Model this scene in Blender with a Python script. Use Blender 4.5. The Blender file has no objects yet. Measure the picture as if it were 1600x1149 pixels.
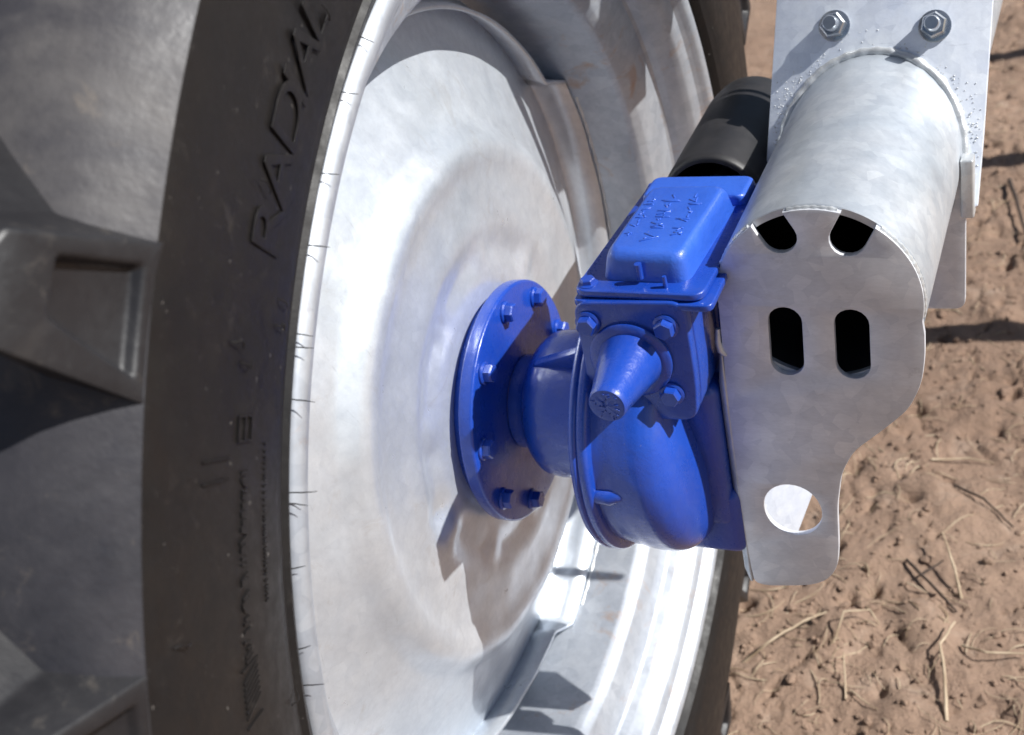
import bpy, bmesh, math, random
from math import pi, sin, cos, radians
from mathutils import Vector, Matrix, noise

random.seed(7)
SC = bpy.context.scene
COL = SC.collection

# ------------------------------------------------------------------ camera
cam = bpy.data.cameras.new("camera")
cam_o = bpy.data.objects.new("camera", cam)
COL.objects.link(cam_o)
_yaw, _pit, _rol = 0.509, 0.561, -0.238
fw = Vector((-sin(_yaw) * cos(_pit), cos(_yaw) * cos(_pit), -sin(_pit)))
rt = fw.cross(Vector((0, 0, 1))).normalized()
up = rt.cross(fw)
r2 = rt * cos(_rol) + up * sin(_rol)
u2 = -rt * sin(_rol) + up * cos(_rol)
M = Matrix((r2, u2, -fw)).transposed().to_4x4()
M.translation = Vector((0.524, -0.95, 0.723))
cam_o.matrix_world = M
cam.sensor_width = 36.0
cam.lens = 2050 / 1600 * 36.0
cam.clip_start = 0.02
cam.clip_end = 2000
cam.dof.use_dof = True
cam.dof.focus_distance = 1.05
cam.dof.aperture_fstop = 9.0
SC.camera = cam_o

# ------------------------------------------------------------------ light
SUN = Vector((1.0, 0.12, 0.95)).normalized()
world = bpy.data.worlds.new("World")
SC.world = world
world.use_nodes = True
wn = world.node_tree.nodes
wl = world.node_tree.links
sky = wn.new("ShaderNodeTexSky")
sky.sky_type = 'NISHITA'
sky.sun_disc = False
sky.sun_elevation = math.asin(SUN.z)
sky.sun_rotation = math.atan2(SUN.x, SUN.y)
sky.dust_density = 1.0
bg = wn["Background"]
bg.inputs[1].default_value = 0.05
wl.new(sky.outputs[0], bg.inputs[0])
sl = bpy.data.lights.new("sun", 'SUN')
sl.energy = 5.0
sl.angle = radians(0.53)
sl.color = (1.0, 0.985, 0.955)
so = bpy.data.objects.new("sun", sl)
COL.objects.link(so)
so.rotation_euler = SUN.to_track_quat('Z', 'Y').to_euler()
SC.view_settings.view_transform = 'Standard'
SC.view_settings.look = 'None'
SC.view_settings.exposure = 0.44
SC.view_settings.gamma = 1.0
SC.view_settings.use_curve_mapping = False

GZ = -0.775            # ground level; wheel axle at the origin


# ------------------------------------------------------------------ materials
class NT:
    def __init__(s, name):
        s.m = bpy.data.materials.new(name)
        s.m.use_nodes = True
        s.n = s.m.node_tree.nodes
        s.l = s.m.node_tree.links
        s.b = s.n["Principled BSDF"]
        s.tc = s.n.new("ShaderNodeTexCoord")

    def noise(s, scale, detail=4, rough=0.55, dist=0.0, stretch=None):
        t = s.n.new("ShaderNodeTexNoise")
        t.inputs["Scale"].default_value = scale
        t.inputs["Detail"].default_value = detail
        t.inputs["Roughness"].default_value = rough
        t.inputs["Distortion"].default_value = dist
        src = s.tc.outputs["Object"]
        if stretch:
            mp = s.n.new("ShaderNodeMapping")
            mp.inputs["Scale"].default_value = stretch
            s.l.new(src, mp.inputs[0])
            src = mp.outputs[0]
        s.l.new(src, t.inputs["Vector"])
        return t.outputs["Fac"]

    def voro(s, scale):
        t = s.n.new("ShaderNodeTexVoronoi")
        t.inputs["Scale"].default_value = scale
        s.l.new(s.tc.outputs["Object"], t.inputs["Vector"])
        return t

    def ramp(s, fac, stops):
        r = s.n.new("ShaderNodeValToRGB")
        e = r.color_ramp.elements
        while len(e) < len(stops):
            e.new(0.5)
        for el, (p, c) in zip(e, stops):
            el.position = p
            el.color = (*c, 1) if len(c) == 3 else c
        s.l.new(fac, r.inputs[0])
        return r.outputs[0]

    def val(s, fac, a, b, lo=0.3, hi=0.7):
        m = s.n.new("ShaderNodeMapRange")
        m.inputs[1].default_value = lo
        m.inputs[2].default_value = hi
        m.inputs[3].default_value = a
        m.inputs[4].default_value = b
        s.l.new(fac, m.inputs[0])
        return m.outputs[0]

    def mix(s, fac, a, b, mode='MIX'):
        m = s.n.new("ShaderNodeMix")
        m.data_type = 'RGBA'
        m.blend_type = mode
        for sock, v in ((m.inputs[0], fac), (m.inputs[6], a), (m.inputs[7], b)):
            if isinstance(v, (int, float)):
                sock.default_value = v
            elif isinstance(v, tuple):
                sock.default_value = (*v, 1)
            else:
                s.l.new(v, sock)
        return m.outputs[2]

    def bump(s, h, strength, dist=0.001, prev=None):
        b = s.n.new("ShaderNodeBump")
        b.inputs["Strength"].default_value = strength
        b.inputs["Distance"].default_value = dist
        s.l.new(h, b.inputs["Height"])
        if prev is not None:
            s.l.new(prev, b.inputs["Normal"])
        return b.outputs[0]

    def set(s, **k):
        for a, v in k.items():
            sock = s.b.inputs[a.replace("_", " ")]
            if isinstance(v, (int, float)):
                sock.default_value = v
            elif isinstance(v, tuple):
                sock.default_value = (*v, 1)
            else:
                s.l.new(v, sock)
        return s


def galvanized(name, c1, c2, metal=0.75, r1=0.36, r2=0.52, grit=0.25, stretch=None, stain=None, scale=9, spangle=0.5):
    t = NT(name)
    big = t.noise(scale, 5, 0.6, 0.4, stretch)
    fine = t.noise(160, 5, 0.7, 0.0, stretch)
    v = t.voro(75)
    base = t.ramp(big, [(0.30, c2), (0.52, tuple((a + b) / 2 for a, b in zip(c1, c2))), (0.72, c1)])
    base = t.mix(t.val(fine, 0.0, 0.30, 0.35, 0.75), base, tuple(x * 0.72 for x in c2))
    cell = t.ramp(v.outputs["Distance"], [(0.0, (1, 1, 1)), (0.9, (0.90, 0.905, 0.92))])
    base = t.mix(0.5, base, cell, 'MULTIPLY')
    sg = t.n.new("ShaderNodeSeparateColor")
    t.l.new(v.outputs["Color"], sg.inputs[0])
    base = t.mix(1.0, base, t.ramp(sg.outputs[0], [(0.0, (1 - 0.28 * spangle, 1 - 0.26 * spangle, 1 - 0.22 * spangle)), (1.0, (1, 1, 1))]), 'MULTIPLY')
    scr = t.noise(26, 6, 0.8, 0.0, (1, 14, 1.2))
    base = t.mix(t.val(scr, 0, 0.35, 0.60, 0.68), base, tuple(x * 0.6 for x in c2))
    if stain:
        sp = t.noise(17, 6, 0.7, 1.2)
        base = t.mix(t.val(sp, 0.0, stain[1], 0.58, 0.74), base, stain[0])
    rough = t.val(t.noise(30, 5, 0.65), r1, r2)
    nb = t.bump(fine, grit, 0.0006)
    nb = t.bump(t.noise(45, 4, 0.6), grit * 0.5, 0.0015, nb)
    t.set(Base_Color=base, Metallic=metal, Roughness=rough, Normal=nb)
    return t.m


MAT = {}
MAT['disc'] = galvanized("galvanized_disc", (0.79, 0.83, 0.875), (0.62, 0.665, 0.72), 0.6, 0.27, 0.44, 0.12,
                         stain=((0.42, 0.39, 0.36), 0.40), scale=8, spangle=0.22)
MAT['rim'] = galvanized("galvanized_rim", (0.62, 0.65, 0.69), (0.45, 0.48, 0.53), 0.6, 0.44, 0.62, 0.12,
                        stain=((0.46, 0.30, 0.20), 0.75))
MAT['pipe'] = galvanized("galvanized_pipe", (0.72, 0.74, 0.76), (0.52, 0.57, 0.62), 0.55, 0.36, 0.52, 0.22, scale=13)
MAT['leg'] = galvanized("galvanized_leg", (0.90, 0.94, 0.98), (0.72, 0.78, 0.90), 0.12, 0.34, 0.5, 0.25, scale=16)
MAT['plate'] = galvanized("galvanized_cut_plate", (0.84, 0.85, 0.88), (0.68, 0.69, 0.72), 0.35, 0.45, 0.6, 0.10,
                          stretch=(1, 1, 3.0), stain=((0.38, 0.32, 0.26), 0.28), scale=11)
MAT['zinc'] = galvanized("zinc_bolt", (0.72, 0.74, 0.76), (0.50, 0.53, 0.56), 0.95, 0.22, 0.36, 0.05)
MAT['weld'] = galvanized("zinc_weld_bead", (0.80, 0.81, 0.80), (0.58, 0.60, 0.61), 0.5, 0.3, 0.5, 0.9)

t = NT("blue_paint")
n1 = t.noise(8, 4)
n2 = t.noise(55, 6, 0.7)
colr = t.ramp(n1, [(0.3, (0.007, 0.040, 0.30)), (0.7, (0.012, 0.066, 0.42))])
colr = t.mix(t.val(n2, 0, 0.35, 0.52, 0.8), colr, (0.05, 0.075, 0.26))
ds = t.noise(230, 4, 0.7)
colr = t.mix(t.val(ds, 0, 0.55, 0.66, 0.76), colr, (0.20, 0.18, 0.22))
chp = t.noise(38, 4, 0.6, 1.0)
colr = t.mix(t.val(chp, 0, 1, 0.765, 0.775), colr, (0.25, 0.20, 0.17))
t.set(Base_Color=colr, Roughness=t.val(n2, 0.20, 0.42), Metallic=0.0,
      Normal=t.bump(t.noise(90, 5, 0.6), 0.45, 0.0014, t.bump(t.noise(330, 4, 0.7), 0.35, 0.0007)))
t.b.inputs["Coat Weight"].default_value = 0.5
t.b.inputs["Coat Roughness"].default_value = 0.14
MAT['blue'] = t.m

t = NT("blue_cast_paint")
n2 = t.noise(70, 6, 0.75)
colr = t.ramp(t.noise(9, 4), [(0.3, (0.020, 0.084, 0.46)), (0.7, (0.034, 0.125, 0.58))])
chip = t.noise(60, 3, 0.5, 1.5)
colr = t.mix(t.val(chip, 0, 1, 0.745, 0.765), colr, (0.36, 0.31, 0.27))
t.set(Base_Color=colr, Roughness=t.val(n2, 0.28, 0.5),
      Normal=t.bump(t.noise(150, 5, 0.7), 0.55, 0.0016))
t.b.inputs["Coat Weight"].default_value = 0.4
t.b.inputs["Coat Roughness"].default_value = 0.18
MAT['cast'] = t.m

t = NT("black_rubber")
n = t.noise(14, 6, 0.65, 0.3)
colr = t.ramp(n, [(0.3, (0.0065, 0.0062, 0.0068)), (0.62, (0.0110, 0.0095, 0.0090)), (0.82, (0.028, 0.024, 0.021))])
sp = t.noise(170, 3, 0.6)
colr = t.mix(t.val(sp, 0, 0.9, 0.70, 0.76), colr, (0.15, 0.14, 0.13))
sc = t.noise(40, 6, 0.8, 0.6)
colr = t.mix(t.val(sc, 0, 0.5, 0.58, 0.74), colr, (0.050, 0.044, 0.040))
t.set(Base_Color=colr, Specular_IOR_Level=0.32, Roughness=t.val(t.noise(60, 5, 0.7), 0.40, 0.62),
      Normal=t.bump(t.noise(300, 4, 0.7), 0.25, 0.0006, t.bump(t.noise(30, 5, 0.6), 0.2, 0.002)))
MAT['rubber'] = t.m

t = NT("worn_letter_rubber")
t.set(Base_Color=t.ramp(t.noise(90, 5, 0.7), [(0.35, (0.011, 0.010, 0.010)), (0.75, (0.026, 0.023, 0.021))]), Roughness=0.5,
      Normal=t.bump(t.noise(300, 4, 0.7), 0.3, 0.0006))
MAT['letter'] = t.m

t = NT("dusty_tread_rubber")
n = t.noise(6, 6, 0.65, 0.5)
colr = t.ramp(n, [(0.3, (0.018, 0.018, 0.023)), (0.52, (0.044, 0.042, 0.048)), (0.72, (0.115, 0.107, 0.104))])
dn = t.noise(26, 6, 0.75, 0.8)
colr = t.mix(t.val(dn, 0, 0.6, 0.60, 0.78), colr, (0.20, 0.165, 0.13))
t.set(Base_Color=colr, Roughness=t.val(dn, 0.42, 0.68),
      Normal=t.bump(t.noise(120, 5, 0.7), 0.3, 0.001, t.bump(t.noise(16, 5, 0.6), 0.35, 0.006)))
MAT['tread'] = t.m

t = NT("lug_rubber")
n = t.noise(9, 6, 0.7, 0.6)
colr = t.ramp(n, [(0.3, (0.008, 0.008, 0.010)), (0.55, (0.015, 0.0145, 0.0165)), (0.75, (0.040, 0.036, 0.034))])
dn = t.noise(34, 6, 0.75, 0.8)
colr = t.mix(t.val(dn, 0, 0.45, 0.60, 0.76), colr, (0.13, 0.11, 0.09))
t.set(Base_Color=colr, Roughness=t.val(dn, 0.36, 0.6),
      Normal=t.bump(t.noise(120, 5, 0.7), 0.35, 0.001, t.bump(t.noise(18, 5, 0.6), 0.3, 0.004)))
MAT['lug'] = t.m

t = NT("dry_mud")
t.set(Base_Color=t.ramp(t.noise(60, 4), [(0.3, (0.17, 0.12, 0.09)), (0.7, (0.32, 0.24, 0.18))]), Roughness=0.95)
MAT['mud'] = t.m

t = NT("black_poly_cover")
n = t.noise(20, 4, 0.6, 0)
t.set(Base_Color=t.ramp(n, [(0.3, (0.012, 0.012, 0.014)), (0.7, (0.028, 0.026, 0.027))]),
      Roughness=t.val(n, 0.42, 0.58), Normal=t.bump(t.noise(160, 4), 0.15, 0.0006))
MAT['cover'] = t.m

t = NT("soil")
a = t.noise(1.6, 6, 0.65, 0.3)
b_ = t.noise(14, 8, 0.7, 0.4)
c_ = t.noise(110, 6, 0.7)
colr = t.ramp(a, [(0.3, (0.250, 0.160, 0.110)), (0.7, (0.370, 0.252, 0.180))])
colr = t.mix(t.val(b_, 0, 0.75, 0.55, 0.78), colr, (0.26, 0.175, 0.13))
colr = t.mix(t.val(b_, 0.5, 0, 0.25, 0.45), colr, (0.50, 0.39, 0.31))
colr = t.mix(t.val(c_, 0.35, 0, 0.3, 0.5), colr, (0.22, 0.145, 0.105))
nb = t.bump(c_, 0.8, 0.006)
nb = t.bump(b_, 0.9, 0.02, nb)
t.set(Base_Color=colr, Roughness=0.95, Normal=nb)
MAT['soil'] = t.m

t = NT("dry_straw")
t.set(Base_Color=t.ramp(t.noise(30, 3), [(0.3, (0.30, 0.21, 0.13)), (0.7, (0.56, 0.45, 0.32))]), Roughness=0.7)
MAT['straw'] = t.m
t = NT("dark_rotten_stem")
t.set(Base_Color=(0.055, 0.038, 0.03), Roughness=0.9)
MAT['darkstem'] = t.m


# ------------------------------------------------------------------ helpers
def link(name, me, mat, parent=None, smooth=35, kind=None):
    o = bpy.data.objects.new(name, me)
    COL.objects.link(o)
    if mat is not None and not me.materials:
        me.materials.append(MAT[mat])
    if parent is not None:
        o.parent = parent
    if kind:
        o["kind"] = kind
    if smooth and len(me.polygons):
        me.polygons.foreach_set("use_smooth", [True] * len(me.polygons))
        me.set_sharp_from_angle(angle=radians(smooth))
    me.update()
    return o


def thing(name, label, cat, loc=(0, 0, 0), group=None):
    o = bpy.data.objects.new(name, None)
    o.empty_display_size = 0.05
    COL.objects.link(o)
    o.location = loc
    o["label"] = label
    o["category"] = cat
    if group:
        o["group"] = group
    return o


def from_bm(name, bm, mat, parent=None, smooth=35, kind=None, fix=True):
    if fix:
        bmesh.ops.recalc_face_normals(bm, faces=bm.faces)
    me = bpy.data.meshes.new(name)
    bm.to_mesh(me)
    bm.free()
    return link(name, me, mat, parent, smooth, kind)


def mesh_of(name, verts, faces, mat, parent=None, smooth=35, kind=None, recalc=False):
    if recalc:
        bm = bmesh.new()
        vs = [bm.verts.new(v) for v in verts]
        for f in faces:
            try:
                bm.faces.new([vs[i] for i in f])
            except ValueError:
                pass
        return from_bm(name, bm, mat, parent, smooth, kind)
    me = bpy.data.meshes.new(name)
    me.from_pydata([tuple(v) for v in verts], [], faces)
    return link(name, me, mat, parent, smooth, kind)


def revolve(name, prof, seg, mat, parent=None, smooth=35, center=(0, 0), axis='x', fn=None, closed=False, base=0.0):
    """profile of (axial, radius) points round the x (or y) axis through centre"""
    vs, fs = [], []
    n = len(prof)
    for i in range(seg):
        th = 2 * pi * i / seg
        for k, (a, r) in enumerate(prof):
            if fn:
                a, r = fn(a, r, th, k)
            if axis == 'x':
                vs.append((a, center[0] + r * cos(th), center[1] + r * sin(th)))
            else:
                vs.append((center[0] + r * cos(th), a, center[1] + r * sin(th)))
    m = n if closed else n - 1
    for i in range(seg):
        j = (i + 1) % seg
        for k in range(m):
            k2 = (k + 1) % n
            fs.append((i * n + k, j * n + k, j * n + k2, i * n + k2))
    return mesh_of(name, vs, fs, mat, parent, smooth, recalc=True)


def fillet(pts, rad, n=4):
    """round the inner corners of an open polyline of 2D points; rad number or list"""
    out = [pts[0]]
    for i in range(1, len(pts) - 1):
        r = rad[i] if isinstance(rad, (list, tuple)) else rad
        if r <= 0:
            out.append(pts[i])
            continue
        p, a, b = Vector(pts[i]), Vector(pts[i - 1]), Vector(pts[i + 1])
        d1, d2 = (a - p), (b - p)
        l = min(r, d1.length * 0.48, d2.length * 0.48)
        s, e = p + d1.normalized() * l, p + d2.normalized() * l
        for k in range(n + 1):
            u = k / n
            out.append(tuple((1 - u) ** 2 * s + 2 * u * (1 - u) * p + u * u * e))
    out.append(pts[-1])
    return out


def round_poly(pts, rad, n=5):
    m = len(pts)
    out = []
    for i in range(m):
        r = rad[i] if isinstance(rad, (list, tuple)) else rad
        p, a, b = Vector(pts[i]), Vector(pts[i - 1]), Vector(pts[(i + 1) % m])
        d1, d2 = (a - p), (b - p)
        l = min(r, d1.length * 0.49, d2.length * 0.49)
        if l < 1e-5:
            out.append(tuple(p))
            continue
        s, e = p + d1.normalized() * l, p + d2.normalized() * l
        for k in range(n + 1):
            u = k / n
            out.append(tuple((1 - u) ** 2 * s + 2 * u * (1 - u) * p + u * u * e))
    return out


def slab(name, outline, holes, thick, mat, mtx, parent=None, bevel=0.0, kind=None, res=2):
    """flat plate with holes from 2D outlines; local Z runs through its thickness, front face at z=0"""
    cu = bpy.data.curves.new(name, 'CURVE')
    cu.dimensions = '2D'
    cu.fill_mode = 'BOTH'
    cu.extrude = max(thick / 2 - bevel, 1e-5)
    cu.bevel_depth = bevel
    cu.bevel_resolution = res
    for loop in [outline] + list(holes):
        sp = cu.splines.new('POLY')
        sp.points.add(len(loop) - 1)
        for q, (x, y) in zip(sp.points, loop):
            q.co = (x, y, 0, 1)
        sp.use_cyclic_u = True
    tmp = bpy.data.objects.new("tmp", cu)
    COL.objects.link(tmp)
    dg = bpy.context.evaluated_depsgraph_get()
    me = bpy.data.meshes.new_from_object(tmp.evaluated_get(dg))
    bpy.data.objects.remove(tmp)
    bpy.data.curves.remove(cu)
    me.transform(mtx @ Matrix.Translation((0, 0, -thick / 2)))
    me.name = name
    bm = bmesh.new()
    bm.from_mesh(me)
    bmesh.ops.remove_doubles(bm, verts=bm.verts, dist=1e-6)
    bm.to_mesh(me)
    bm.free()
    return link(name, me, mat, parent, 30, kind)


def basis(X, Y, Z, o):
    m = Matrix((X, Y, Z)).transposed().to_4x4()
    m.translation = Vector(o)
    return m


def face_y(y):                    # plate facing -y: local (X,Y) -> world (x,z)
    return basis(Vector((1, 0, 0)), Vector((0, 0, 1)), Vector((0, -1, 0)), (0, y, 0))


def face_x(x):                    # plate facing +x: local (X,Y) -> world (y,z)
    return basis(Vector((0, 1, 0)), Vector((0, 0, 1)), Vector((1, 0, 0)), (x, 0, 0))


def face_z(z):
    return basis(Vector((1, 0, 0)), Vector((0, 1, 0)), Vector((0, 0, 1)), (0, 0, z))


def tube(name, pts, rad, seg, mat, parent=None, kind=None, cap=True, bm=None):
    own = bm is None
    if own:
        bm = bmesh.new()
    rings = []
    P = [Vector(p) for p in pts]
    for i, p in enumerate(P):
        d = (P[min(i + 1, len(P) - 1)] - P[max(i - 1, 0)]).normalized()
        a = d.cross(Vector((0.31, 0.27, 0.91))).normalized()
        b = d.cross(a)
        r = rad[i] if isinstance(rad, (list, tuple)) else rad
        rings.append([bm.verts.new(p + (a * cos(2 * pi * k / seg) + b * sin(2 * pi * k / seg)) * r) for k in range(seg)])
    for i in range(len(rings) - 1):
        for k in range(seg):
            bm.faces.new((rings[i][k], rings[i][(k + 1) % seg], rings[i + 1][(k + 1) % seg], rings[i + 1][k]))
    if cap:
        bm.faces.new(rings[0])
        bm.faces.new(rings[-1])
    if own:
        return from_bm(name, bm, mat, parent, 40, kind)


def box(name, lo, hi, mat, parent=None, bevel=0.004, seg=3, taper=None):
    bm = bmesh.new()
    bmesh.ops.create_cube(bm, size=1)
    for v in bm.verts:
        s = [(v.co[i] + .5) for i in range(3)]
        v.co = Vector([lo[i] + s[i] * (hi[i] - lo[i]) for i in range(3)])
        if taper and s[2] > .5:      # shrink the top
            cx, cy = (lo[0] + hi[0]) / 2, (lo[1] + hi[1]) / 2
            v.co.x = cx + (v.co.x - cx) * taper
            v.co.y = cy + (v.co.y - cy) * taper
    if bevel:
        bmesh.ops.bevel(bm, geom=list(bm.edges), offset=bevel, segments=seg, profile=0.5, affect='EDGES')
    return from_bm(name, bm, mat, parent, 40)


def hexbolt(name, pos, axis, size, height, mat, parent, washer=None, dome=0.25, rot=0.0, flange=None):
    """hex head standing on pos along axis"""
    ax = Vector(axis).normalized()
    a = ax.cross(Vector((0.2, 0.3, 0.93))).normalized()
    b = ax.cross(a)
    bm = bmesh.new()

    def ring(r, h, n, ph=0.0):
        return [bm.verts.new(Vector(pos) + (a * cos(ph + 2 * pi * k / n) + b * sin(ph + 2 * pi * k / n)) * r + ax * h) for k in range(n)]

    def skin(A, B):
        n = len(A)
        for k in range(n):
            bm.faces.new((A[k], A[(k + 1) % n], B[(k + 1) % n], B[k]))
    h0 = 0.0
    if flange:
        A = ring(flange, 0, 24)
        B = ring(flange, height * 0.16, 24)
        C_ = ring(size * 1.02, height * 0.28, 24)
        bm.faces.new(A)
        skin(A, B)
        skin(B, C_)
        bm.faces.new(C_)
        h0 = height * 0.2
    A = ring(size, h0, 6, rot)
    B = ring(size, height * 0.86, 6, rot)
    C_ = ring(size * 0.86, height, 6, rot)
    D = ring(size * 0.55, height * (1 - 0.0), 6, rot)
    bm.faces.new(A)
    skin(A, B)
    skin(B, C_)
    skin(C_, D)
    bm.faces.new(D)
    o = from_bm(name, bm, mat, parent, 25)
    return o


# ------------------------------------------------------------------ ground
def soil_height(x, y):
    v = Vector((x, y, 0))
    h = 0.026 * noise.noise(v * 1.7) + 0.012 * noise.noise(v * 5.1 + Vector((3, 1, 0)))
    h += 0.0065 * noise.noise(v * 15) + 0.0038 * noise.noise(v * 38) + 0.0026 * noise.noise(v * 85)
    c = noise.noise(v * 9 + Vector((9, 2, 4)))
    if c > 0.22:                                   # crusty raised lumps
        h += 0.035 * (c - 0.22)
    c = noise.noise(v * 26 + Vector((1, 7, 4)))
    if c < -0.30 and noise.noise(v * 4 + Vector((5, 5, 1))) > -0.1:    # holes and cracks
        h += 0.050 * (c + 0.30)
    c = abs(noise.noise(v * 7 + Vector((4, 8, 2))))
    if c < 0.02:
        h -= 0.010 * (1 - c / 0.02)
    return h


def axis_coords(a, b, step, far):
    xs = []
    x = a
    while x <= b + 1e-9:
        xs.append(x)
        x += step
    s, x = step, b
    while x < far:
        s *= 1.35
        x += s
        xs.append(x)
    s, x = step, a
    while x > -far:
        s *= 1.35
        x -= s
        xs.insert(0, x)
    return xs


gx = axis_coords(-0.25, 0.85, 0.0055, 400)
gy = axis_coords(0.15, 3.1, 0.0075, 400)
vs = [(x, y, GZ + (soil_height(x, y) if abs(x) < 12 and abs(y) < 12 else 0)) for y in gy for x in gx]
nx = len(gx)
fs = [(j * nx + i, j * nx + i + 1, (j + 1) * nx + i + 1, (j + 1) * nx + i) for j in range(len(gy) - 1) for i in range(nx - 1)]
g = mesh_of("ground", vs, fs, 'soil', smooth=180)
g["kind"] = "structure"


def gz(x, y):
    return GZ + soil_height(x, y)


# ------------------------------------------------------------------ wheel
WH = thing("tractor_wheel", "large black ribbed tyre on a pale galvanized steel wheel standing on bare soil", "wheel")

XL, RL = 0.068, 0.512
XM = -0.070                                   # wheel centre plane


def mirror_profile(p):
    return p + [(2 * XM - a, r) for a, r in reversed(p)]


carc = [(0.052, 0.498), (0.0615, 0.508), (0.0640, 0.5145), (0.0695, 0.5165), (0.0700, 0.5200), (0.0672, 0.5215), (0.0725, 0.5235),
        (0.0790, 0.5290), (0.0835, 0.5365), (0.0800, 0.5405), (0.0835, 0.5440), (0.091, 0.560), (0.100, 0.590), (0.1085, 0.625),
        (0.115, 0.660), (0.1195, 0.690), (0.1218, 0.7080), (0.1215, 0.7120)]
tread_p = [(0.1216, 0.7118), (0.1196, 0.7136), (0.1110, 0.7215), (0.0980, 0.7325), (0.085, 0.7400), (0.060, 0.747), (0.020, 0.754), (-0.03, 0.757), (-0.07, 0.758)]


def side(fnm, prof, mat, parent, seg):
    return revolve(fnm, prof, seg, mat, parent, 32)


def squash(r, th):
    return -0.066 * max(0.0, (r - 0.53) / 0.185) * (0.5 + 0.5 * cos(th + radians(25)))


def carc_fn(a, r, th, k):
    return a + squash(r, th), r


tyre = revolve("tyre", carc, 360, 'rubber', WH, 28, fn=carc_fn)
back_side = [(2 * XM - a, r) for a, r in carc]
bs = revolve("far_sidewall", back_side, 160, 'rubber', tyre, 28)


def tread_fn(a, r, th, k):
    if 2 < k < 12:
        r += 0.004 * noise.noise(Vector((a * 12, 8 * cos(th), 8 * sin(th))))
    return a + squash(0.715, th) * max(0, min(1, (a + 0.07) / 0.18)), r


tb = revolve("tread_base", mirror_profile(tread_p[:-1]), 240, 'tread', tyre, 60, fn=tread_fn)

# tread lugs: end face at the shoulder with a sunken pocket, running inward at a slant
NL = 22
LUG0 = 140.3


def P_cyl(th, r, x):
    return Vector((x, r * cos(th), r * sin(th)))


def lug_mesh(side_sign, name):
    bm = bmesh.new()

    def V(dth, r, x, sh=0.0):
        xx = x if side_sign > 0 else 2 * XM - x
        return bm.verts.new(P_cyl(radians(dth + sh), r, xx))
    # stations along the lug from shoulder inward: x, shift, half width lower/upper at base and top
    st = [(0.1220, 0.1130, 0.0, 3.5, 2.6, 1.9, 1.4),
          (0.085, 0.085, -0.6, 3.2, 2.6, 1.9, 1.5),
          (0.030, 0.030, -4.5, 3.4, 3.4, 2.2, 2.1),
          (-0.030, -0.030, -9.5, 3.2, 3.2, 2.1, 2.1),
          (-0.090, -0.085, -14.0, 2.8, 2.8, 1.8, 1.8)]
    rings = []
    for i, (xb, xt, sh, bl, bu, tl, tu) in enumerate(st):
        rb = 0.7112 if i == 0 else 0.738
        rt_ = 0.800 if i == 0 else (0.806 if i < 4 else 0.798)
        rings.append([V(bl, rb, xb, sh), V(-bu, rb, xb, sh), V(-tu - (0.35 if i == 0 else 0), rt_ - 0.006, xt, sh),
                      V(-tu + .4, rt_, xt - (0.004 if i == 0 else 0), sh), V(tl - .4, rt_, xt - (0.004 if i == 0 else 0), sh), V(tl, rt_ - 0.006, xt, sh)])
    for i in range(len(rings) - 1):
        A, B = rings[i], rings[i + 1]
        for k in range(1, 6):
            bm.faces.new((A[k], A[(k + 1) % 6], B[(k + 1) % 6], B[k]))
    bm.faces.new(rings[-1])
    # shoulder end face with pocket
    A = rings[0]
    inset_o = [V(2.50, 0.7185, 0.1210), V(-1.70, 0.7185, 0.1210), V(-1.30, 0.7680, 0.1162), V(0.75, 0.7700, 0.1160)]
    inset_i = [V(2.30, 0.7203, 0.1142), V(-1.50, 0.7203, 0.1142), V(-1.10, 0.7650, 0.1075), V(0.60, 0.7665, 0.1075)]
    bm.faces.new((A[0], A[1], inset_o[1], inset_o[0]))
    bm.faces.new((A[1], A[2], inset_o[2], inset_o[1]))
    bm.faces.new((A[2], A[3], A[4], A[5], inset_o[3], inset_o[2]))
    bm.faces.new((A[5], A[0], inset_o[0], inset_o[3]))
    for k in range(4):
        bm.faces.new((inset_o[k], inset_o[(k + 1) % 4], inset_i[(k + 1) % 4], inset_i[k]))
    bm.faces.new(inset_i)
    bmesh.ops.recalc_face_normals(bm, faces=bm.faces)
    bmesh.ops.bevel(bm, geom=[e for e in bm.edges if e.calc_length() > 0.004], offset=0.0022, segments=2, profile=0.5, affect='EDGES', clamp_overlap=True)
    me = bpy.data.meshes.new(name)
    bm.to_mesh(me)
    bm.free()
    me.materials.append(MAT['lug'])
    me.polygons.foreach_set("use_smooth", [True] * len(me.polygons))
    me.set_sharp_from_angle(angle=radians(40))
    return me


m_near, m_far = lug_mesh(1, "lug"), lug_mesh(-1, "lug_far")
for k in range(NL):
    for s, me in ((1, m_near), (-1, m_far)):
        o = bpy.data.objects.new("lug", me)
        COL.objects.link(o)
        o.parent = tyre
        o.rotation_euler.x = radians(LUG0 + (k + (0 if s > 0 else 0.5)) * 360 / NL)
        if s > 0:
            o.location.x = squash(0.715, o.rotation_euler.x) * 0.95

# raised sidewall lettering
def side_x(r):
    for (a0, r0), (a1, r1) in zip(carc, carc[1:]):
        if r0 <= r <= r1:
            return a0 + (a1 - a0) * (r - r0) / (r1 - r0)
    return 0.115


def wrap_mesh(me, th_start, r0, lift):
    for v in me.vertices:
        u, w, h = v.co
        r = r0 + w
        th = th_start - u / (r0 + 0.025)
        v.co = Vector((side_x(r) + h + lift, r * cos(th), r * sin(th)))
    me.update()


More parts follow.
